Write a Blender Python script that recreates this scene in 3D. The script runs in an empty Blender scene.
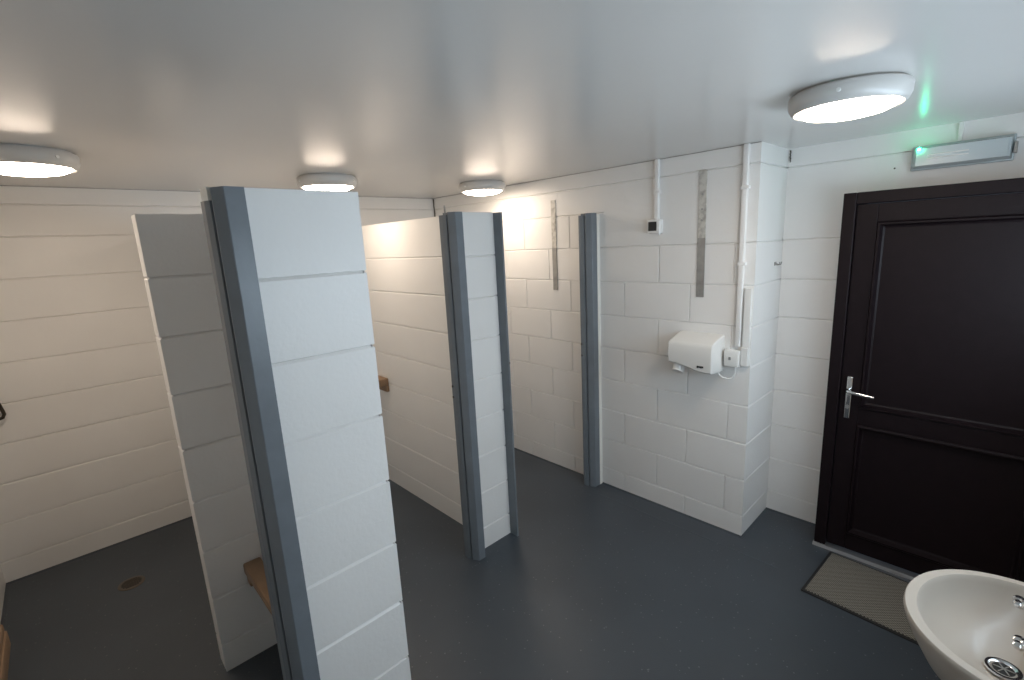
import bpy, bmesh, math, random
from mathutils import Matrix, Vector, noise
random.seed(7)
PI = math.pi
sc = bpy.context.scene
COL = sc.collection

# ------------------------------------------------------------ camera
cd = bpy.data.cameras.new('camera')
cam = bpy.data.objects.new('camera', cd)
COL.objects.link(cam)
Rv = Vector((0.6935053, 0.7187705, -0.0491878))
Uv = Vector((-0.1110371, 0.1740925, 0.9784491))
Fv = Vector((-0.7118435, 0.6730979, -0.2005443))
M = Matrix((Rv, Uv, -Fv)).transposed().to_4x4()
M.translation = Vector((3.7925, -2.6691, 1.7722))
cam.matrix_world = M
cd.sensor_width = 36.0
cd.lens = 476.8 / 1024 * 36.0
cd.clip_start = 0.01
sc.camera = cam

# ------------------------------------------------------------ world, exposure, light levels
w = bpy.data.worlds.new('world')
sc.world = w
w.use_nodes = True
w.node_tree.nodes['Background'].inputs[0].default_value = (0.55, 0.68, 0.85, 1)
w.node_tree.nodes['Background'].inputs[1].default_value = 0.3
sc.view_settings.view_transform = 'Standard'
sc.view_settings.look = 'None'
sc.view_settings.gamma = 1
sc.view_settings.use_curve_mapping = False
sc.view_settings.exposure = 0.85
LAMP = 18.5
LAMP_COL = (1.0, 0.83, 0.67)
DAY = 5.0
DAY_COL = (0.70, 0.86, 1.0)

# ------------------------------------------------------------ room measures
ZC = 2.204                 # ceiling
ZP = 1.936                 # top of the partitions
Z1 = 0.1357
JL = [0.0] + [Z1 + .225 * k for k in range(8)]          # joints up to 1.711
XR = 4.13                  # right wall
YD, YW, YL = 0.0, 0.411, -3.156
XP = 2.854                 # edge of the projecting pier

# ------------------------------------------------------------ materials
def new_mat(name, col, rough=0.5, metal=0.0, spec=0.5, bump=0.0, bscale=60.0, var=0.0, vscale=3.0, coat=0.0, detail=4.0):
    m = bpy.data.materials.new(name); m.use_nodes = True
    nt = m.node_tree; b = nt.nodes['Principled BSDF']
    b.inputs['Base Color'].default_value = (*col, 1)
    b.inputs['Roughness'].default_value = rough
    b.inputs['Metallic'].default_value = metal
    b.inputs['Specular IOR Level'].default_value = spec
    b.inputs['Coat Weight'].default_value = coat
    tc = nt.nodes.new('ShaderNodeTexCoord')
    if bump:
        n = nt.nodes.new('ShaderNodeTexNoise'); n.inputs['Scale'].default_value = bscale
        n.inputs['Detail'].default_value = detail
        nt.links.new(tc.outputs['Object'], n.inputs['Vector'])
        bp = nt.nodes.new('ShaderNodeBump'); bp.inputs['Strength'].default_value = bump
        bp.inputs['Distance'].default_value = 0.002
        nt.links.new(n.outputs['Fac'], bp.inputs['Height'])
        nt.links.new(bp.outputs['Normal'], b.inputs['Normal'])
    if var:
        n = nt.nodes.new('ShaderNodeTexNoise'); n.inputs['Scale'].default_value = vscale
        n.inputs['Detail'].default_value = 6
        nt.links.new(tc.outputs['Object'], n.inputs['Vector'])
        r = nt.nodes.new('ShaderNodeValToRGB')
        r.color_ramp.elements[0].position = .3; r.color_ramp.elements[1].position = .7
        r.color_ramp.elements[0].color = (*[c * (1 - var) for c in col], 1)
        r.color_ramp.elements[1].color = (*[min(1, c * (1 + var)) for c in col], 1)
        nt.links.new(n.outputs['Fac'], r.inputs['Fac'])
        nt.links.new(r.outputs['Color'], b.inputs['Base Color'])
    return m

def emit_mat(name, col, strength):
    m = bpy.data.materials.new(name); m.use_nodes = True
    nt = m.node_tree; nt.nodes.remove(nt.nodes['Principled BSDF'])
    e = nt.nodes.new('ShaderNodeEmission')
    e.inputs[0].default_value = (*col, 1); e.inputs[1].default_value = strength
    nt.links.new(e.outputs[0], nt.nodes['Material Output'].inputs[0])
    return m

M_PAINT = new_mat('white_masonry_paint', (.85, .84, .82), .42, bump=.45, bscale=70, var=.025, vscale=2.5)
M_CEIL = new_mat('ceiling_panel', (.72, .705, .685), .25, spec=.6, bump=.04, bscale=4, var=.02, vscale=1.2, detail=1)
M_JAMB = new_mat('blue_grey_gloss_paint', (.170, .192, .215), .33, bump=.25, bscale=45, var=.06, vscale=14)
M_SHELL = new_mat('aged_white_polycarbonate', (.62, .61, .59), .3)
M_RAW = new_mat('bare_white_timber', (.8, .78, .72), .6, bump=.4, bscale=60)
M_WHITE = new_mat('white_plastic', (.82, .82, .80), .3)
M_CREAM = new_mat('white_enamel', (.80, .79, .76), .25, coat=.2)
M_DIFF = emit_mat('lit_diffuser', LAMP_COL, LAMP)
M_DOOR = new_mat('dark_brown_pvc', (.0085, .0045, .0058), .5, spec=.2, bump=.25, bscale=140, var=.12, vscale=20)
M_CHROME = new_mat('chrome', (.78, .78, .78), .12, metal=1)
M_STEEL = new_mat('galvanised_steel', (.36, .355, .34), .42, metal=.55, bump=.2, bscale=60, var=.2, vscale=18)
M_ALU = new_mat('aluminium', (.42, .42, .43), .35, metal=.8)
M_BLACK = new_mat('black_rubber', (.015, .015, .016), .6)
M_DARK = new_mat('dark_bronze_metal', (.06, .05, .04), .3, metal=.7)
M_DRAIN = new_mat('worn_bronze', (.13, .105, .08), .45, metal=.4)
M_SEAM = new_mat('vinyl_weld', (.075, .09, .105), .45)
M_WOOD = new_mat('pine', (.30, .19, .11), .5, bump=.3, bscale=30, var=.18, vscale=9)
M_CERAMIC = new_mat('white_vitreous_china', (.50, .455, .40), .30, coat=.15)
M_GREEN = emit_mat('green_led', (.02, 1.0, .42), 42)
M_PANE = emit_mat('daylit_frosted_glass', DAY_COL, DAY)
M_CLEAR = new_mat('frosted_polycarbonate', (.50, .56, .58), .25, spec=.6)

def floor_mat():
    m = new_mat('slate_blue_safety_vinyl', (.052, .063, .076), .40, bump=.35, bscale=220, var=.10, vscale=2)
    nt = m.node_tree; b = nt.nodes['Principled BSDF']
    src = b.inputs['Base Color'].links[0].from_socket
    tc = nt.nodes['Texture Coordinate']
    v = nt.nodes.new('ShaderNodeTexVoronoi'); v.inputs['Scale'].default_value = 42
    nt.links.new(tc.outputs['Object'], v.inputs['Vector'])
    lt = nt.nodes.new('ShaderNodeMath'); lt.operation = 'LESS_THAN'; lt.inputs[1].default_value = .14
    nt.links.new(v.outputs['Distance'], lt.inputs[0])
    sp = nt.nodes.new('ShaderNodeSeparateColor'); nt.links.new(v.outputs['Color'], sp.inputs[0])
    gt = nt.nodes.new('ShaderNodeMath'); gt.operation = 'GREATER_THAN'; gt.inputs[1].default_value = .72
    nt.links.new(sp.outputs[0], gt.inputs[0])
    mu = nt.nodes.new('ShaderNodeMath'); mu.operation = 'MULTIPLY'
    nt.links.new(lt.outputs[0], mu.inputs[0]); nt.links.new(gt.outputs[0], mu.inputs[1])
    mx = nt.nodes.new('ShaderNodeMix'); mx.data_type = 'RGBA'
    nt.links.new(mu.outputs[0], mx.inputs[0]); nt.links.new(src, mx.inputs[6])
    mx.inputs[7].default_value = (.13, .145, .155, 1)
    nt.links.new(mx.outputs[2], b.inputs['Base Color'])
    return m
M_FLOOR = floor_mat()

def mat_mat():
    m = new_mat('ribbed_grey_brown_mat', (.17, .155, .13), .8)
    nt = m.node_tree; b = nt.nodes['Principled BSDF']
    tc = nt.nodes['Texture Coordinate']
    mp = nt.nodes.new('ShaderNodeMapping'); mp.inputs['Scale'].default_value = (150, 150, 1)
    nt.links.new(tc.outputs['Object'], mp.inputs['Vector'])
    ck = nt.nodes.new('ShaderNodeTexChecker'); ck.inputs['Scale'].default_value = 1
    ck.inputs[1].default_value = (.27, .25, .21, 1); ck.inputs[2].default_value = (.07, .065, .055, 1)
    nt.links.new(mp.outputs[0], ck.inputs[0])
    nt.links.new(ck.outputs[0], b.inputs['Base Color'])
    bp = nt.nodes.new('ShaderNodeBump'); bp.inputs['Distance'].default_value = .003
    nt.links.new(ck.outputs[1], bp.inputs['Height']); nt.links.new(bp.outputs[0], b.inputs['Normal'])
    return m
M_MAT = mat_mat()

# ------------------------------------------------------------ mesh helpers
def obj(name, bm, mat, parent=None, smooth=False):
    me = bpy.data.meshes.new(name)
    bmesh.ops.recalc_face_normals(bm, faces=bm.faces[:])
    if parent is not None:
        bmesh.ops.translate(bm, vec=-parent_loc(parent), verts=bm.verts[:])
    bm.to_mesh(me); bm.free()
    if smooth:
        for p in me.polygons: p.use_smooth = True
        try: me.set_sharp_from_angle(angle=math.radians(38))
        except Exception: pass
    me.materials.append(mat)
    o = bpy.data.objects.new(name, me); COL.objects.link(o)
    if parent is not None: o.parent = parent
    return o

def parent_loc(p):
    v = Vector((0, 0, 0))
    while p is not None:
        v += p.location; p = p.parent
    return v

def thing(name, label, cat, loc, group=None):
    o = bpy.data.objects.new(name, None); COL.objects.link(o)
    o.location = loc; o['label'] = label; o['category'] = cat
    o.empty_display_size = .1
    if group: o['group'] = group
    return o

def tag(o, label, cat, group=None):
    o['label'] = label; o['category'] = cat
    if group: o['group'] = group
    return o

def struct(o, label=None):
    o['kind'] = 'structure'
    if label: o['label'] = label
    o['category'] = o.name.split('_')[0]
    return o

def box(bm, x0, x1, y0, y1, z0, z1, bev=0.0, seg=2):
    r = bmesh.ops.create_cube(bm, size=1)
    vs = r['verts']
    for v in vs:
        v.co = Vector(((x0 + x1) / 2 + v.co.x * (x1 - x0), (y0 + y1) / 2 + v.co.y * (y1 - y0), (z0 + z1) / 2 + v.co.z * (z1 - z0)))
    if bev:
        es = list({e for v in vs for e in v.link_edges})
        bmesh.ops.bevel(bm, geom=es, offset=bev, segments=seg, affect='EDGES', profile=.5)
    return vs

def nb(): return bmesh.new()

def prism(bm, pts, z0, z1):
    """extrude an XY outline between two heights"""
    a = [bm.verts.new((x, y, z0)) for x, y in pts]
    b = [bm.verts.new((x, y, z1)) for x, y in pts]
    n = len(pts)
    bm.faces.new(a[::-1]); bm.faces.new(b)
    for i in range(n):
        bm.faces.new((a[i], a[(i + 1) % n], b[(i + 1) % n], b[i]))

def tube(bm, pts, r, n=10, cap=True):
    pts = [Vector(p) for p in pts]
    rings = []
    t0 = (pts[1] - pts[0]).normalized()
    ref = Vector((0, 0, 1)) if abs(t0.z) < .9 else Vector((1, 0, 0))
    a = t0.cross(ref).normalized()
    for i, p in enumerate(pts):
        if i == 0: t = pts[1] - pts[0]
        elif i == len(pts) - 1: t = pts[-1] - pts[-2]
        else: t = (pts[i + 1] - pts[i]).normalized() + (pts[i] - pts[i - 1]).normalized()
        t.normalize()
        a = (a - t * a.dot(t)).normalized(); b = t.cross(a)
        rr = r[i] if isinstance(r, (list, tuple)) else r
        rings.append([bm.verts.new(p + a * math.cos(2 * PI * k / n) * rr + b * math.sin(2 * PI * k / n) * rr) for k in range(n)])
    for i in range(len(rings) - 1):
        for k in range(n):
            bm.faces.new((rings[i][k], rings[i][(k + 1) % n], rings[i + 1][(k + 1) % n], rings[i + 1][k]))
    if cap:
        bm.faces.new(rings[0][::-1]); bm.faces.new(rings[-1])

def lathe(bm, prof, c=(0, 0, 0), n=48, axis='Z'):
    """prof: list of (radius, height); closed on the axis where radius is 0"""
    rings = []
    def P(r, a, h):
        u, v = r * math.cos(a), r * math.sin(a)
        if axis == 'Z': q = Vector((u, v, h))
        elif axis == 'Y': q = Vector((u, h, v))
        else: q = Vector((h, u, v))
        return q + Vector(c)
    for r, h in prof:
        if r < 1e-6: rings.append([bm.verts.new(P(0, 0, h))])
        else: rings.append([bm.verts.new(P(r, 2 * PI * k / n, h)) for k in range(n)])
    for A, B in zip(rings, rings[1:]):
        for k in range(n):
            k2 = (k + 1) % n
            if len(A) == 1 and len(B) == 1: continue
            if len(A) == 1: bm.faces.new((A[0], B[k2], B[k]))
            elif len(B) == 1: bm.faces.new((A[k], A[k2], B[0]))
            else: bm.faces.new((A[k], A[k2], B[k2], B[k]))

def pads(bm, o, u, n, L, rows, e0=0.0, e1=0.0, joints=None, hidden=(), d=.008, g=.0045):
    """painted blockwork: one shallow raised block face per cell, chamfered into the joint.
    o start point, u direction along the wall, n outward normal, L length, rows = joint heights"""
    o = Vector((*o, 0)); u = Vector((*u, 0)); n = Vector((*n, 0)); zv = Vector((0, 0, 1))
    for i in range(len(rows) - 1):
        za, zb = rows[i], rows[i + 1]
        cuts = [-e0] + [c for c in (joints(i) if joints else []) if .06 < c < L - .06] + [L + e1]
        for j in range(len(cuts) - 1):
            a, b = cuts[j], cuts[j + 1]
            ga = 0 if j == 0 else g
            gb = 0 if j == len(cuts) - 2 else g
            gz0 = 0 if i == 0 else .003 * random.uniform(.75, 1.25)
            gz1 = 0 if i == len(rows) - 2 else .0075 * random.uniform(.85, 1.15)
            # subdivide along u so that the edges wander a little like brushed-over mortar
            k = max(1, int((b - a) / .11))
            top = []; bot = []
            for q in range(k + 1):
                s = a + (b - a) * q / k
                st = min(max(s, a + ga), b - gb)
                j0 = random.uniform(-.0012, .0012) if i else 0
                j1 = random.uniform(-.0012, .0012) if i < len(rows) - 2 else 0
                bot.append((bm.verts.new(o + u * s + zv * za), bm.verts.new(o + u * st + n * d + zv * (za + gz0 + j0))))
                top.append((bm.verts.new(o + u * s + zv * zb), bm.verts.new(o + u * st + n * d + zv * (zb - gz1 + j1))))
            for q in range(k):
                bm.faces.new((bot[q][1], bot[q + 1][1], top[q + 1][1], top[q][1]))
                bm.faces.new((bot[q][0], bot[q + 1][0], bot[q + 1][1], bot[q][1]))
                bm.faces.new((top[q][1], top[q + 1][1], top[q + 1][0], top[q][0]))
            bm.faces.new((bot[0][0], bot[0][1], top[0][1], top[0][0]))
            bm.faces.new((bot[-1][1], bot[-1][0], top[-1][0], top[-1][1]))

D = .008
rows_full = JL + [ZP, 2.107, ZC]
rows_part = JL + [ZP]
def half_bond(a, b):
    """vertical joints at a on even rows, b on odd rows, every 445 mm"""
    def f(i):
        base = a if i % 2 == 0 else b
        base = base % .445
        return [base + .445 * k for k in range(12)]
    return f

# ------------------------------------------------------------ the room shell
bm = nb(); box(bm, -.1, XR + .1, YL - .1, YW + .1, -.08, 0)
struct(obj('floor', bm, M_FLOOR), 'dark slate blue speckled vinyl floor')
bm = nb(); box(bm, -.1, XR + .1, YL - .1, YW + .1, ZC, ZC + .08)
struct(obj('ceiling', bm, M_CEIL), 'glossy pale grey ceiling')

bm = nb(); box(bm, -.1, 0 - D, YL - .1, YW + .1, 0, ZC)
pads(bm, (-D, YL), (0, 1), (1, 0), YD - YL, rows_full)
struct(obj('wall_back', bm, M_PAINT), 'white painted block wall behind the shower cubicles')

bm = nb(); box(bm, 0, XR + .1, YL - .1, YL - D, 0, ZC)
pads(bm, (0, YL - D), (1, 0), (0, 1), XR, rows_full)
struct(obj('wall_left', bm, M_PAINT), 'white painted block wall left of the first cubicle')

# pier wall carrying the hand dryer (projects from the door wall)
bm = nb(); box(bm, 0, XP - D, YD + D, YW + .1, 0, ZC)
rows_d = JL + [ZP, 2.107, ZC]
pads(bm, (0, YD + D), (1, 0), (0, -1), 1.9, rows_d, e1=0, joints=lambda i: half_bond(.275, .075)(i) if i < 9 else [])
rows_d2 = JL + [2.107, ZC]
pads(bm, (1.9, YD + D), (1, 0), (0, -1), XP - D - 1.9, rows_d2, e1=D, joints=lambda i: half_bond(.155, .40)(i) if i < 8 else [])
pads(bm, (XP - D, YD + D), (0, 1), (1, 0), YW - YD - D, rows_d2)
struct(obj('wall_dryer_side', bm, M_PAINT), 'white painted block wall with the hand dryer')

# door wall, with opening behind the door set
DX0, DX1, DZ = 3.175, 4.11, 1.926
bm = nb()
box(bm, XP, DX0 + .04, YW + D, YW + .1, 0, ZC)
box(bm, DX0 + .04, XR + .1, YW + D, YW + .1, DZ - .04, ZC)
pads(bm, (XP, YW + D), (1, 0), (0, -1), DX0 + .04 - XP, rows_d2)
pads(bm, (DX0 + .04, YW + D), (1, 0), (0, -1), XR - DX0 - .04, [DZ - .04, 2.107, ZC])
struct(obj('wall_door_side', bm, M_PAINT), 'white painted block wall around the dark door')

# right wall with the window opening
WY0, WY1, WZ0, WZ1 = -2.05, .05, 1.28, 1.80
bm = nb()
box(bm, XR + D, XR + .16, YL - .1, YW + .1, 0, WZ0)
box(bm, XR + D, XR + .16, YL - .1, YW + .1, WZ1, ZC)
box(bm, XR + D, XR + .16, YL - .1, WY0, WZ0, WZ1)
box(bm, XR + D, XR + .16, WY1, YW + .1, WZ0, WZ1)
lo = [z for z in rows_full if z < WZ0] + [WZ0]
mid = [WZ0] + [z for z in rows_full if WZ0 < z < WZ1] + [WZ1]
hi = [WZ1, 2.107, ZC]
pads(bm, (XR + D, YL), (0, 1), (-1, 0), YW - YL, lo)
pads(bm, (XR + D, YL), (0, 1), (-1, 0), WY0 - YL, mid)
pads(bm, (XR + D, WY1), (0, 1), (-1, 0), YW - WY1, mid)
pads(bm, (XR + D, YL), (0, 1), (-1, 0), YW - YL, hi)
struct(obj('wall_right', bm, M_PAINT), 'white painted block wall with the frosted window and basin')

win = bpy.data.objects.new('window_1', None); COL.objects.link(win)
win.location = (XR + .08, (WY0 + WY1) / 2, WZ0); struct(win, 'frosted window in the right wall')
bm = nb()
fx0, fx1, fw = XR + .06, XR + .11, .05
box(bm, fx0, fx1, WY0, WY1, WZ0, WZ0 + fw, .004); box(bm, fx0, fx1, WY0, WY1, WZ1 - fw, WZ1, .004)
box(bm, fx0, fx1, WY0, WY0 + fw, WZ0 + fw, WZ1 - fw, .004); box(bm, fx0, fx1, WY1 - fw, WY1, WZ0 + fw, WZ1 - fw, .004)
ym = (WY0 + WY1) / 2
for q in (-.35, .35): box(bm, fx0, fx1, ym + q - .025, ym + q + .025, WZ0 + fw, WZ1 - fw, .004)
obj('window_frame', bm, M_WHITE, win)
bm = nb(); box(bm, XR + .08, XR + .088, WY0 + .04, WY1 - .04, WZ0 + .04, WZ1 - .04)
obj('window_pane', bm, M_PANE, win)
bm = nb(); box(bm, XR - .02, XR + .06, WY0 - .03, WY1 + .03, WZ0 - .025, WZ0, .005)
obj('window_sill', bm, M_WHITE, win)

# plaster cracks in the corners below the ceiling
def crack(name, x, y, z0, z1, wd, nx, ny, label):
    bm = nb(); k = 9; pr = []
    for i in range(k + 1):
        t = i / k; z = z0 + (z1 - z0) * t
        j = random.uniform(-.4, .4) * wd; ww = wd * random.uniform(.5, 1.1) * (.35 if i in (0,) else 1)
        pr.append((z, j, ww))
    a = [bm.verts.new((x + nx * (j - ww / 2), y + ny * (j - ww / 2), z)) for z, j, ww in pr]
    b = [bm.verts.new((x + nx * (j + ww / 2), y + ny * (j + ww / 2), z)) for z, j, ww in pr]
    for i in range(k): bm.faces.new((a[i], b[i], b[i + 1], a[i + 1]))
    r = bmesh.ops.extrude_face_region(bm, geom=bm.faces[:])
    bmesh.ops.translate(bm, vec=(ny * .004, -nx * .004, 0), verts=[e for e in r['geom'] if isinstance(e, bmesh.types.BMVert)])
    return struct(obj(name, bm, M_DARK), label)
crack('trim_1', .018, -.004, 1.90, 2.196, .012, 1, 0, 'dark cracked filler in the back corner under the ceiling')
crack('trim_2', XP + .012, YW - .008, 2.13, 2.195, .008, 1, 0, 'short dark crack beside the pier under the ceiling')

# dark shrinkage line where the walls meet the ceiling
bm = nb()
box(bm, .001, XP, -.003, .0005, ZC - .0035, ZC - .0005)
box(bm, -.0005, .003, YL + .001, -.003, ZC - .0035, ZC - .0005)
struct(obj('trim_3', bm, M_STEEL), 'thin dark gap line between ceiling and walls')

# coved vinyl skirting: a dark low strip at the foot of the walls
def cove(name, segs, label):
    bm = nb()
    for x0, y0, x1, y1, nx, ny in segs:
        prof = [(0, 0), (.014, 0), (.006, .002), (.002, .004), (0, .008)]
        A = [bm.verts.new((x0 + nx * p, y0 + ny * p, h)) for p, h in prof]
        B = [bm.verts.new((x1 + nx * p, y1 + ny * p, h)) for p, h in prof]
        for i in range(len(prof)):
            k = (i + 1) % len(prof); bm.faces.new((A[i], A[k], B[k], B[i]))
        bm.faces.new(A); bm.faces.new(B[::-1])
    return struct(obj(name, bm, M_FLOOR, smooth=False), label)
cove('baseboard_dryer_side', [(0, 0, XP, 0, 0, -1), (XP, -.014, XP, YW, 1, 0), (XP, YW, DX0, YW, 0, -1)], 'dark vinyl cove at the foot of the dryer wall')
cove('baseboard_back', [(0, YL, 0, 0, 1, 0)], 'dark vinyl cove at the foot of the back wall')
cove('baseboard_left', [(0, YL, XR, YL, 0, 1)], 'dark vinyl cove at the foot of the left wall')

bm = nb(); box(bm, 1.95, 3.10, -.150, -.144, 0, .0018, .0007)
struct(obj('trim_4', bm, M_SEAM), 'faint weld seam in the vinyl floor along the dryer wall')

# ------------------------------------------------------------ shower partitions
P2A, P2B = -1.031, -.935
E2X, E2A, E2B = 1.8015, -1.143, -.882
P1A, P1B = -2.13, -2.03
E1X, E1A, E1B = 2.4626, -2.300, -1.991
SX, SY = 1.6104, -2.4151
def slab_box(bm, x0, x1, y0, y1, faces, z=ZP, ext=True):
    box(bm, x0 + D, x1 - D, y0 + D, y1 - D, 0, z - .0005)
    for f in faces:
        if f == '-y': pads(bm, (x0 + D, y0 + D), (1, 0), (0, -1), x1 - x0 - 2 * D, rows_part, D, D)
        if f == '+y': pads(bm, (x0 + D, y1 - D), (1, 0), (0, 1), x1 - x0 - 2 * D, rows_part, D, D)
        if f == '+x': pads(bm, (x1 - D, y0 + D), (0, 1), (1, 0), y1 - y0 - 2 * D, rows_part)
        if f == '-x': pads(bm, (x0 + D, y0 + D), (0, 1), (-1, 0), y1 - y0 - 2 * D, rows_part)
    box(bm, x0, x1, y0, y1, z - .0005, z)

p1 = bpy.data.objects.new('shower_partition', None); COL.objects.link(p1); p1.location = (1.2, (P1A + P1B) / 2, 0)
tag(p1, 'near white painted block partition with a wide pillar end and a side nib', 'partition', 'block partitions between the shower cubicles')
bm = nb(); slab_box(bm, 0, E1X - .10, P1A, P1B, ['-y', '+y']); obj('block_wall', bm, M_PAINT, p1)
bm = nb(); slab_box(bm, E1X - .10, E1X, E1A, E1B, ['-y', '+y', '+x', '-x']); obj('end_pillar', bm, M_PAINT, p1)
bm = nb(); slab_box(bm, SX - .10, SX, SY, P1A, ['-y', '+x', '-x']); obj('side_nib', bm, M_PAINT, p1)

p2 = bpy.data.objects.new('shower_partition', None); COL.objects.link(p2); p2.location = (.9, (P2A + P2B) / 2, 0)
tag(p2, 'far white painted block partition with a narrow end between two blue-grey jambs', 'partition', 'block partitions between the shower cubicles')
bm = nb(); slab_box(bm, 0, E2X - .08, P2A, P2B, ['-y', '+y']); obj('block_wall', bm, M_PAINT, p2)
bm = nb(); slab_box(bm, E2X - .08, E2X, E2A, E2B, ['-y', '+y', '+x', '-x']); obj('end_pillar', bm, M_PAINT, p2)

# ------------------------------------------------------------ door jamb posts
def jamb(xf, yface, s, thick, label, z0=0.0, top=ZP - .003, latch=None, raw=False, depth=.095, hole=None):
    """xf front plane, yface the side that touches the wall end, s direction towards the opening"""
    t = thing('door_jamb', label, 'door jamb', (xf - depth / 2, yface + s * thick / 2, z0), 'blue-grey timber cubicle door jambs')
    def Y(v): return yface + s * v
    c = .003
    main = [(xf, Y(0)), (xf, Y(thick - .019)), (xf - .002, Y(thick - .0165)), (xf - .034, Y(thick + .001)), (xf - .040, Y(thick + .001)), (xf - .042, Y(thick - .006)), (xf - .050, Y(thick - .006)),
            (xf - .050, Y(thick - .012)),
            (xf - depth, Y(thick - .012)), (xf - depth, Y(0))]
    bm = nb(); prism(bm, main, z0, top); obj('jamb_board', bm, M_JAMB, t)
    st = [(xf - .050, Y(thick - .012)), (xf - .050, Y(thick + .004)), (xf - .070, Y(thick + .011)), (xf - depth, Y(thick + .013)), (xf - depth, Y(thick - .012))]
    zt = top - (.028 if raw else .012)
    bm = nb(); prism(bm, st, z0, zt); obj('door_stop', bm, M_JAMB, t)
    if raw:
        bm = nb()
        prism(bm, [(xf - .050, Y(thick - .012)), (xf - .050, Y(thick + .006)), (xf - depth - .004, Y(thick + .009)), (xf - depth, Y(thick - .012))], zt, top + .003)
        o = obj('timber_end', bm, M_RAW, t); o['label'] = 'bare white splintered timber end'
    if latch:
        for z in latch:
            bm = nb()
            tube(bm, [(xf - depth + .01, Y(thick), z), (xf - depth + .004, Y(thick + .016), z)], .006, 8)
            o = obj('latch_pin', bm, M_DARK, t); o['label'] = 'small dark metal latch pin'
    if hole:
        bm = nb(); tube(bm, [(xf - .002, Y(thick * .3), hole), (xf + .0015, Y(thick * .3), hole)], .0045, 10)
        obj('screw_cap', bm, M_DARK, t)
    return t
jamb(2.500, -2.300, -1, .062, 'wide blue-grey timber jamb on the nearest partition pillar, bare white top corner', raw=True)
jamb(1.865, -1.143, -1, .062, 'blue-grey timber jamb on the left edge of the far partition', latch=(.97, 1.03))
jamb(1.863, -.882, 1, .030, 'thin blue-grey timber jamb on the right edge of the far partition', hole=1.10)
j3 = jamb(1.865, -.030, -1, .070, 'blue-grey timber jamb standing against the dryer wall', latch=(.98, 1.06), depth=.085)
bm = nb(); box(bm, 1.785, 1.868, -.030, -.0003, 0, 1.925, .002)
o = obj('packing_batten', bm, M_RAW, j3); o['label'] = 'white painted packing batten'
bm = nb(); tube(bm, [(1.745, -1.16, 1.925), (1.742, -1.158, 1.972)], .0045, 8)
tag(obj('metal_screw', bm, M_STEEL), 'small metal screw standing up on top of the far partition jamb', 'screw')

# ------------------------------------------------------------ ceiling lamps
def bulkhead(x, y, label):
    t = thing('ceiling_light', label, 'ceiling light', (x, y, ZC), 'round bulkhead lights on the ceiling')
    bm = nb()
    lathe(bm, [(0, ZC), (.150, ZC), (.150, ZC - .006), (.163, ZC - .008), (.168, ZC - .016), (.166, ZC - .040), (.158, ZC - .058), (.150, ZC - .0635), (.140, ZC - .060), (.140, ZC - .05), (0, ZC - .05)], (x, y, 0), 64)
    obj('lamp_base', bm, M_SHELL, t, True)
    bm = nb()
    lathe(bm, [(0, ZC - .052), (.1395, ZC - .052), (.1395, ZC - .062), (.134, ZC - .066), (.115, ZC - .076), (.080, ZC - .083), (.04, ZC - .087), (0, ZC - .088)], (x, y, 0), 64)
    obj('diffuser', bm, M_DIFF, t, True)
    for k in range(3):
        a = 2 * PI * k / 3 + .6
        bm = nb(); c, s_ = math.cos(a), math.sin(a)
        tube(bm, [(x + c * .160, y + s_ * .160, ZC - .034), (x + c * .172, y + s_ * .172, ZC - .034)], .006, 8)
        obj('fixing_clip', bm, M_WHITE, t)
    return t
bulkhead(3.360, -.715, 'large lit round white ceiling light nearest the dark door')
bulkhead(1.060, -.305, 'lit round ceiling light in the far cubicle beside the back corner')
bulkhead(.930, -1.395, 'lit round ceiling light above the middle cubicle')
bulkhead(1.120, -2.667, 'lit round ceiling light over the first cubicle at the left')

# ------------------------------------------------------------ door
dr = bpy.data.objects.new('door_1', None); COL.objects.link(dr); dr.location = (DX0, .3, 0); struct(dr, 'dark brown panelled door')
YF = .209
bm = nb(); F = .055
for a in ((DX0, DX0 + F, 0, DZ), (DX1 - F, DX1, 0, DZ)):
    box(bm, a[0], a[1], YF, YW + .05, a[2] + .012, a[3], .004)
box(bm, DX0 + F, DX1 - F, YF, YW + .05, DZ - F, DZ, .004)
obj('door_frame', bm, M_DOOR, dr)
bm = nb()
LX0, LX1, LZ0, LZ1 = DX0 + F + .003, DX1 - F - .003, .03, DZ - F - .003
yl = YF + .012; yb = YF + .07
ST = .085
PX0, PX1 = LX0 + ST, LX1 - ST
rails = [(LZ0, .125), (.752, .842), (1.782, LZ1)]
box(bm, LX0, PX0, yl, yb, LZ0, LZ1, .003); box(bm, PX1, LX1, yl, yb, LZ0, LZ1, .003)
for a, b in rails: box(bm, PX0, PX1, yl, yb, a, b, .003)
obj('door_leaf', bm, M_DOOR, dr)
def panel(z0, z1):
    bm = nb()
    def ring(i, y): return [bm.verts.new((PX0 + i, y, z0 + i)), bm.verts.new((PX1 - i, y, z0 + i)), bm.verts.new((PX1 - i, y, z1 - i)), bm.verts.new((PX0 + i, y, z1 - i))]
    prof = [(0, yl - .001), (.006, yl - .009), (.013, yl - .009), (.022, yl + .018), (.030, yl + .022)]
    rs = [ring(i, y) for i, y in prof]
    for A, B in zip(rs, rs[1:]):
        for k in range(4): bm.faces.new((A[k], A[(k + 1) % 4], B[(k + 1) % 4], B[k]))
    bm.faces.new(rs[-1])
    back = ring(0, yb - .004); bm.faces.new(back[::-1])
    for k in range(4): bm.faces.new((rs[0][k], rs[0][(k + 1) % 4], back[(k + 1) % 4], back[k]))
    obj('door_panel', bm, M_DOOR, dr)
panel(.842, 1.782); panel(.125, .752)
hd = bpy.data.objects.new('door_handle', None); COL.objects.link(hd); hd.parent = dr
hd.location = Vector((3.272, yl, .89)) - dr.location
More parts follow.
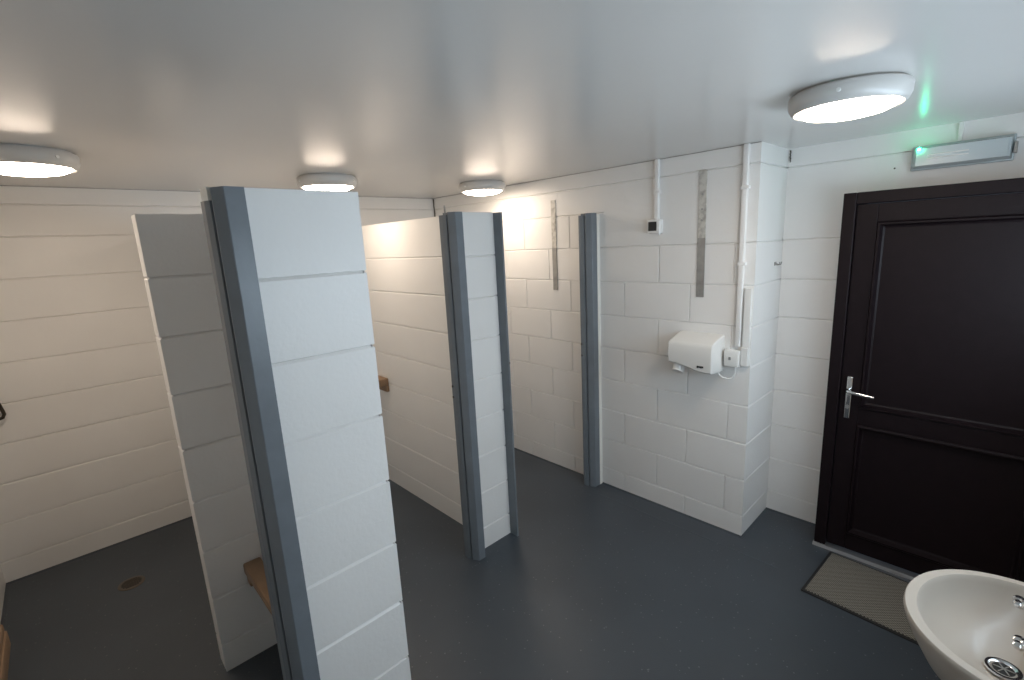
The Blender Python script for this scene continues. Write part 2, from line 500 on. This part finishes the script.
bm = nb(); box(bm, 3.259, 3.285, yl - .012, yl, .780, 1.008, .0058, 4)
obj('back_plate', bm, M_CHROME, hd, True)
bm = nb()
tube(bm, [(3.272, yl - .010, .937), (3.272, yl - .030, .937), (3.275, yl - .046, .937), (3.285, yl - .053, .936), (3.31, yl - .055, .934), (3.35, yl - .054, .929), (3.385, yl - .052, .926)], [.012, .010, .0095, .0095, .009, .0085, .008], 12)
obj('lever', bm, M_CHROME, hd, True)
bm = nb(); tube(bm, [(3.272, yl - .011, .845), (3.272, yl - .016, .845)], .010, 14)
obj('lock_cylinder', bm, M_STEEL, hd, True)
bm = nb()
prism(bm, [(DX0 - .003, YF - .014), (DX1, YF - .014), (DX1, YF + .10), (DX0 - .003, YF + .10)], 0, .016)
for v in bm.verts:
    if v.co.z > .01 and v.co.y < YF: v.co.y += .006
o = obj('threshold_strip', bm, M_ALU, dr); o['label'] = 'bare aluminium threshold strip'

# ------------------------------------------------------------ entrance mat
MR = Matrix.Translation((3.262, .178, 0)) @ Matrix.Rotation(math.radians(-3.5), 4, 'Z') @ Matrix.Translation((-3.262, -.178, 0))
t = thing('door_mat', 'ribbed grey-brown mat with black rubber edge lying before the dark door', 'mat', (3.56, -.04, 0))
mx0, mx1, my0, my1 = 3.262, 3.88, -.250, .178
bm = nb(); box(bm, mx0, mx1, my0, my1, 0.0005, .007, .002); bmesh.ops.transform(bm, matrix=MR, verts=bm.verts[:]); obj('rubber_edge', bm, M_BLACK, t)
bm = nb(); box(bm, mx0 + .014, mx1 - .014, my0 + .014, my1 - .014, .006, .011, .002); bmesh.ops.transform(bm, matrix=MR, verts=bm.verts[:]); obj('ribbed_pile', bm, M_MAT, t)

# ------------------------------------------------------------ emergency light above the door
ex0, ex1, ez0, ez1 = 3.398, 3.742, 2.012, 2.120
t = thing('emergency_light', 'grey rectangular emergency light with a green indicator above the door', 'emergency light', (3.57, YW, 2.01))
bm = nb(); box(bm, ex0, ex1, YW - .022, YW, ez0, ez1, .004); obj('light_base', bm, M_CLEAR, t, True)
bm = nb()
prism(bm, [(ex0 + .006, YW - .022), (ex0 + .012, YW - .058), (ex0 + .022, YW - .066), (ex1 - .022, YW - .066), (ex1 - .012, YW - .058), (ex1 - .006, YW - .022)], ez0 + .006, ez1 - .006)
for v in bm.verts:
    if v.co.y < YW - .05:
        v.co.z += .010 if v.co.z < (ez0 + ez1) / 2 else -.010
obj('diffuser_cover', bm, M_CLEAR, t)
for zz in (2.073, 2.058):
    bm = nb(); tube(bm, [(3.46, YW - .0665, zz), (3.60, YW - .0665, zz)], .0028, 8); obj('cover_ridge', bm, M_WHITE, t, True)
bm = nb(); lathe(bm, [(0, YW - .078), (.004, YW - .077), (.0065, YW - .073), (.007, YW - .066), (0, YW - .066)], (3.428, 0, 2.102), 20, 'Y')
o = obj('indicator_lamp', bm, M_GREEN, t, True); o['label'] = 'glowing green indicator'
bm = nb(); box(bm, ex1 - .003, ex1 + .008, YW - .045, YW - .005, 2.04, 2.085, .002); obj('cover_clip', bm, M_STEEL, t)
bm = nb(); box(bm, 3.552, 3.570, YW - .016, YW - .0003, ez1, ZC - .0005, .003)
tag(obj('cable_conduit', bm, M_PAINT), 'short white conduit from ceiling down to the emergency light', 'conduit', 'white conduits on the walls')

# ------------------------------------------------------------ dryer wall fittings
def strip(x0, x1, z0, z1, label, holes):
    t = thing('metal_strap', label, 'metal strap', ((x0 + x1) / 2, 0, z0), 'flat metal straps on the dryer wall')
    zs = z0 + (z1 - z0) * .48
    bm = nb(); box(bm, x0, x1, -.006, -.0003, z0, zs, .001); obj('bare_steel', bm, M_STEEL, t)
    bm = nb(); box(bm, x0, x1, -.0065, -.0003, zs, z1, .001)
    o = obj('painted_end', bm, M_PATCH, t); o['label'] = 'upper half patchily painted over white'
    for z in holes:
        bm = nb(); tube(bm, [((x0 + x1) / 2, -.004, z), ((x0 + x1) / 2, -.0085, z)], .006, 10); obj('screw_head', bm, M_STEEL, t)
def patch_mat():
    m = new_mat('patchy_paint_on_steel', (.7, .68, .64), .5, bump=.3)
    nt = m.node_tree; b = nt.nodes['Principled BSDF']; tc = nt.nodes['Texture Coordinate']
    n = nt.nodes.new('ShaderNodeTexNoise'); n.inputs['Scale'].default_value = 30; n.inputs['Detail'].default_value = 5
    nt.links.new(tc.outputs['Object'], n.inputs['Vector'])
    r = nt.nodes.new('ShaderNodeValToRGB')
    r.color_ramp.elements[0].position = .32; r.color_ramp.elements[0].color = (.36, .34, .31, 1)
    r.color_ramp.elements[1].position = .55; r.color_ramp.elements[1].color = (.62, .60, .55, 1)
    nt.links.new(n.outputs['Fac'], r.inputs['Fac']); nt.links.new(r.outputs['Color'], b.inputs['Base Color'])
    return m
M_PATCH = patch_mat()
strip(2.540, 2.584, 1.411, 2.105, 'longer grey metal strap on the wall above the hand dryer', (1.98, 1.90, 1.84))
strip(1.449, 1.491, 1.411, 2.05, 'grey metal strap on the wall inside the far cubicle', (1.5,))

t = thing('wall_sensor', 'small white wall sensor with a dark window below a white conduit', 'sensor', (2.284, 0, 1.785))
bm = nb(); box(bm, 2.243, 2.325, -.045, -.0003, 1.782, 1.862, .006, 3); obj('sensor_box', bm, M_WHITE, t, True)
bm = nb(); box(bm, 2.252, 2.306, -.0475, -.044, 1.797, 1.850, .002); o = obj('sensor_window', bm, M_BLACK, t)
bm = nb(); tube(bm, [(2.315, -.03, 1.783), (2.315, -.03, 1.772)], .006, 8); obj('cable_gland', bm, M_WHITE, t)
def conduit(x0, x1, z0, z1, label, d=.025, clips=()):
    t = thing('cable_conduit', label, 'conduit', ((x0 + x1) / 2, 0, z0), 'white conduits on the walls')
    bm = nb(); box(bm, x0, x1, -d, -.0003, z0, z1, .004, 2); obj('conduit_pipe', bm, M_PAINT, t, True)
    for z in clips:
        bm = nb(); box(bm, x0 - .006, x1 + .010, -d - .003, -.0003, z - .008, z + .008, .002); obj('pipe_clip', bm, M_PAINT, t)
    return t
conduit(2.276, 2.302, 1.862, ZC - .0005, 'thin white conduit from ceiling down to the wall sensor', clips=(2.02,))
conduit(2.776, 2.802, 1.152, ZC - .0005, 'long white conduit down the pier edge to the spur box', clips=(1.99, 1.60))
bm = nb(); box(bm, 2.812, 2.848, -.016, -.0003, 1.15, 1.47, .003)
tag(obj('cable_trunking', bm, M_WHITE), 'short wide white trunking on the pier corner above the spur box', 'trunking')

# hand dryer
t = thing('hand_dryer', 'white box-shaped hand dryer on the block wall', 'hand dryer', (2.58, 0, 1.0))
bm = nb()
hx0, hx1 = 2.452, 2.712
secs = []   # outline of the body seen from the side, swept along x; underside curves up towards the left
def body_section(x, zb, zf):
    # y,z outline
    return [(-.001, zb), (-.001, 1.205), (-.05, 1.196), (-.142, 1.172), (-.154, 1.165), (-.160, 1.150), (-.164, 1.10), (-.160, zf + .008), (-.152, zf), (-.11, zf - .004), (-.05, zb)]
for i in range(13):
    s = (0, .02, .1, .2, .3, .4, .5, .6, .7, .8, .9, .98, 1)[i]; x = hx0 + (hx1 - hx0) * s
    zf = 1.045 - .038 * (s ** .8) + .010 * math.sin(s * PI * 2) * .6
    zb = 1.015 - .02 * s
    pin = .006 if i in (0, 12) else 0
    pts = body_section(x, zb, zf)
    secs.append([bm.verts.new((x, min(-.001, y + (pin if y < -.1 else 0)), z + (pin if z < 1.1 else -pin))) for y, z in pts])
for A, B in zip(secs, secs[1:]):
    for k in range(len(A)): bm.faces.new((A[k], A[(k + 1) % len(A)], B[(k + 1) % len(A)], B[k]))
bm.faces.new(secs[0]); bm.faces.new(secs[-1][::-1])
obj('dryer_cover', bm, M_CREAM, t, True)
bm = nb(); tube(bm, [(2.500, -.105, 1.04), (2.500, -.110, 1.010), (2.500, -.128, .985)], [.034, .033, .032], 20)
obj('air_nozzle', bm, M_WHITE, t, True)
bm = nb()
for k, (a, b) in enumerate(((0, .008), (.010, .017), (.019, .028), (.030, .036))):
    box(bm, 2.630 + a, 2.630 + b, -.1645, -.156, 1.036 + (.002 if k % 2 else 0), 1.048)
obj('maker_mark', bm, M_BLACK, t)
bm = nb()
tube(bm, [(2.700, -.05, 1.003), (2.706, -.05, .985), (2.724, -.045, .968), (2.755, -.035, .962), (2.778, -.03, .972), (2.788, -.03, 1.00), (2.790, -.03, 1.0325)], .0045, 8)
tag(obj('power_cord', bm, M_WHITE, None, True), 'looped white power cord hanging between the hand dryer and the spur box', 'cord')

t = thing('spur_box', 'white fused spur box right of the hand dryer at the pier corner', 'spur box', (2.78, 0, 1.03))
bm = nb(); box(bm, 2.728, 2.808, -.035, -.0003, 1.034, 1.130, .005, 2); obj('box_body', bm, M_WHITE, t, True)
bm = nb(); box(bm, 2.728, 2.804, -.043, -.034, 1.038, 1.126, .003, 2); obj('face_plate', bm, M_CREAM, t, True)
bm = nb(); box(bm, 2.754, 2.766, -.047, -.042, 1.075, 1.092, .001); obj('fuse_holder', bm, M_STEEL, t)
bm = nb(); box(bm, 2.811, 2.849, -.030, -.0003, 1.045, 1.15, .004)
tag(obj('junction_box', bm, M_WHITE), 'small white junction box where the trunking meets the spur box', 'junction box')

# coat hook on the pier side
t = thing('coat_hook', 'small double metal coat hook on the side of the pier', 'hook', (XP, .297, 1.578))
bm = nb(); box(bm, XP, XP + .004, .283, .311, 1.570, 1.590, .001); obj('hook_plate', bm, M_STEEL, t)
for s in (-1, 1):
    bm = nb(); tube(bm, [(XP + .004, .297 + s * .008, 1.580), (XP + .016, .297 + s * .012, 1.574), (XP + .026, .297 + s * .014, 1.576), (XP + .030, .297 + s * .015, 1.590)], .0035, 8)
    obj('hook_prong', bm, M_STEEL, t, True)

# small screw in the wall left of the emergency light
bm = nb(); tube(bm, [(3.335, YW, 2.035), (3.335, YW - .006, 2.035)], .004, 8)
tag(obj('wall_screw', bm, M_DARK), 'tiny dark screw in the wall left of the emergency light', 'screw')

# ------------------------------------------------------------ wooden benches and shelf
t = thing('wooden_bench', 'narrow pine bench fixed between the pillar and nib of the near partition', 'bench', (2.0, -2.2, .36))
bm = nb(); box(bm, SX + .001, E1X - .102, -2.285, -2.215, .415, .462, .006, 2); obj('front_rail', bm, M_WOOD, t, True)
bm = nb(); box(bm, SX + .001, E1X - .102, -2.207, P1A - .001, .430, .462, .005, 2); obj('seat_slat', bm, M_WOOD, t, True)
for x in (SX + .001, E1X - .150):
    bm = nb(); box(bm, x, x + .045, -2.278, P1A - .001, .365, .415, .004); obj('bearer', bm, M_WOOD, t, True)
t = thing('wooden_bench', 'long pine bench along the left wall, only its end at the lower left', 'bench', (2.0, -3.09, .36))
for y0, y1 in ((-3.150, -3.095), (-3.085, -3.03)):
    bm = nb(); box(bm, 1.30, 2.30, y0 - .0, y1 + .005, .430, .462, .006, 2); obj('seat_slat', bm, M_WOOD, t, True)
bm = nb(); box(bm, 1.30, 2.30, -3.045, -3.020, .365, .430, .005, 2); obj('front_rail', bm, M_WOOD, t, True)
for x in (1.34, 2.2):
    bm = nb(); box(bm, x, x + .04, -3.155, -3.046, .37, .430, .004); obj('bearer', bm, M_WOOD, t, True)
t = thing('wooden_shelf', 'small wooden shelf on the far partition face inside the middle cubicle', 'shelf', (.6, -1.08, .78))
bm = nb(); box(bm, .20, .735, -1.10, P2A - .0005, .795, .85, .006, 2); obj('shelf_board', bm, M_WOOD, t, True)
bm = nb(); box(bm, .20, .735, -1.055, P2A - .0005, .750, .795, .004, 2); obj('wall_cleat', bm, M_WOOD, t, True)

# towel rail loop on the back wall at the left edge
t = thing('towel_ring', 'dark metal rounded towel loop on the back wall at the left edge', 'towel ring', (0, -3.03, 1.06))
loop = [(.035, -3.085, 1.085), (.035, -3.02, 1.085), (.035, -3.000, 1.075), (.036, -2.992, 1.045), (.038, -2.984, 1.00), (.040, -2.982, .985), (.040, -2.990, .968), (.040, -3.01, .962), (.040, -3.06, .962), (.038, -3.082, .968), (.036, -3.090, 1.0), (.035, -3.095, 1.05), (.035, -3.085, 1.085)]
bm = nb(); tube(bm, loop, .0085, 10, cap=False); obj('ring_loop', bm, M_DARK, t, True)
bm = nb(); tube(bm, [(0.0005, -3.05, 1.085), (.035, -3.05, 1.085)], .011, 14); obj('wall_mount', bm, M_DARK, t, True)

# floor gully
t = thing('floor_drain', 'round bronze floor drain in the first cubicle', 'drain', (.551, -2.640, 0))
bm = nb(); lathe(bm, [(0, .0005), (.062, .0005), (.062, .002), (.056, .004), (.05, .003), (0, .003)], (.551, -2.640, 0), 36)
obj('drain_rim', bm, M_DRAIN, t, True)
bm = nb()
for k in range(-3, 4):
    wv = math.sqrt(.046 ** 2 - (k * .012) ** 2)
    box(bm, .551 + k * .012 - .0025, .551 + k * .012 + .0025, -2.640 - wv, -2.640 + wv, .003, .0042)
obj('drain_slots', bm, M_BLACK, t)

# ------------------------------------------------------------ wash basin
BX1 = XR; BY = -1.152; BZ = .80
t = thing('wash_basin', 'white china wash basin on the right wall near the door mat', 'basin', (XR - .15, BY, .62))
# plan outline of the rim: front is an ellipse, sides run back to the wall
def outline(a_half, x_front, n=56, xb=BX1 - .002):
    """half width in Y, front X; returns points going round from back corner to back corner"""
    pts = []
    xc = x_front + .235                        # widest line
    for k in range(n + 1):
        a = -PI / 2 + PI * k / n               # -90..90
        e = 2.06
        cx = abs(math.cos(a)) ** (2 / e); sy = math.copysign(abs(math.sin(a)) ** (2 / e), math.sin(a))
        pts.append((xc - (xc - x_front) * cx, BY + a_half * sy))
    back = [(xb - .03, BY + a_half * .93), (xb, BY + a_half * .90)]
    pts = [(xb, BY - a_half * .90), (xb - .03, BY - a_half * .93)] + pts + back
    return pts
def scaled(pts, fy, dx, xb=None):
    return [(min(xb, p[0] + dx) if xb else p[0] + dx, BY + (p[1] - BY) * fy) for p in pts]
bm = nb()
HW = .241
layers = []
base = outline(HW, 3.686)
def ringz(pts, z): return [bm.verts.new((x, y, z)) for x, y in pts]
def morph(sc_, cx, z, xb=BX1 - .002):
    return ringz([(xb if x > xb - .001 else cx + (x - cx) * sc_, BY + (y - BY) * sc_) for x, y in base], z)
outer = [morph(.30, 3.93, .60), morph(.55, 3.92, .625), morph(.80, 3.93, .68), morph(.93, 3.94, .74), morph(.985, 3.94, .775), morph(1.0, 3.94, .790), morph(.997, 3.94, .797), morph(.988, 3.94, .8008)]
for A, B in zip(outer, outer[1:]):
    n = len(A)
    for k in range(n): bm.faces.new((A[k], A[(k + 1) % n], B[(k + 1) % n], B[k]))
bm.faces.new(outer[0][::-1])
# bowl: closed ellipse-like ring inside, same vertex count as the rim
n = len(base)
def bowl(sx, sy, xb, z, cx=3.925):
    """rim outline drawn inwards, cut off straight at the tap ledge xb"""
    return ringz([(min(xb, cx + (x - cx) * sx), BY + (y - BY) * sy) for x, y in base], z)
inner = [bowl(.890, .912, 3.950, .8012), bowl(.880, .905, 3.948, .7985), bowl(.868, .892, 3.944, .785), bowl(.83, .85, 3.938, .758), bowl(.74, .76, 3.930, .722), bowl(.56, .58, 3.922, .695), bowl(.34, .30, 3.916, .684), bowl(.24, .12, 3.912, .681)]
chain = [outer[-1]] + inner
for A, B in zip(chain, chain[1:]):
    for k in range(n): bm.faces.new((A[k], A[(k + 1) % n], B[(k + 1) % n], B[k]))
bm.faces.new(inner[-1])
obj('basin_bowl', bm, M_CERAMIC, t, True)
dx_, dy_ = 3.886, BY - .004
bm = nb(); lathe(bm, [(.012, .680), (.017, .6845), (.027, .6885), (.034, .688), (.036, .685), (.030, .6795), (.012, .6795)], (dx_, dy_, 0.003), 32)
obj('waste_ring', bm, M_CHROME, t, True)
bm = nb(); lathe(bm, [(0, .6865), (.020, .6865), (.020, .6815), (0, .6815)], (dx_, dy_, 0.003), 24)
o = obj('waste_grate', bm, M_BLACK, t, True)
bm = nb()
for a in (0, PI / 3, 2 * PI / 3):
    c, s = math.cos(a) * .019, math.sin(a) * .019
    tube(bm, [(dx_ - c, dy_ - s, .690), (dx_ + c, dy_ + s, .690)], .0014, 6)
obj('waste_cross', bm, M_STEEL, t, True)
bm = nb(); box(bm, XR - .06, XR - .002, BY - .06, BY + .06, .56, .63, .01, 2); obj('wall_bracket', bm, M_CERAMIC, t, True)
bm = nb(); tube(bm, [(3.90, BY, .62), (3.90, BY, .50), (3.915, BY, .47), (3.95, BY, .46), (XR - .001, BY, .46)], .018, 14); obj('waste_trap', bm, M_WHITE, t, True)

def tap(y, label):
    x = 3.958
    t = thing('basin_tap', label, 'tap', (x, y, .80), 'pair of chrome taps on the wash basin')
    bm = nb(); lathe(bm, [(0, .7995), (.021, .7995), (.022, .803), (.015, .806), (.013, .836), (.011, .842), (0, .842)], (x, y, 0), 24)
    obj('tap_body', bm, M_CHROME, t, True)
    bm = nb(); tube(bm, [(x, y, .822), (x - .026, y, .828), (x - .036, y, .824), (x - .040, y, .814)], [.010, .009, .008, .0075], 12)
    obj('spout', bm, M_CHROME, t, True)
    hz = .842; hx = x - .054
    for k in range(4):
        a = PI / 4 + k * PI / 2
        bm = nb()
        lathe(bm, [(0, hz), (.009, hz), (.0115, hz + .004), (.0115, hz + .009), (.008, hz + .013), (0, hz + .014)], (hx + .014 * math.cos(a), y + .014 * math.sin(a), 0), 18)
        obj('handle_lobe', bm, M_CHROME, t, True)
    bm = nb(); lathe(bm, [(0, hz - .001), (.012, hz), (.013, hz + .010), (.008, hz + .017), (0, hz + .018)], (hx, y, 0), 20)
    tube(bm, [(x, y, hz - .004), (hx, y, hz + .004)], .009, 12)
    obj('handle_hub', bm, M_CHROME, t, True)
tap(BY + .052, 'chrome basin tap nearer the dark door')
tap(BY - .115, 'chrome basin tap nearer the lower right corner of the photo')
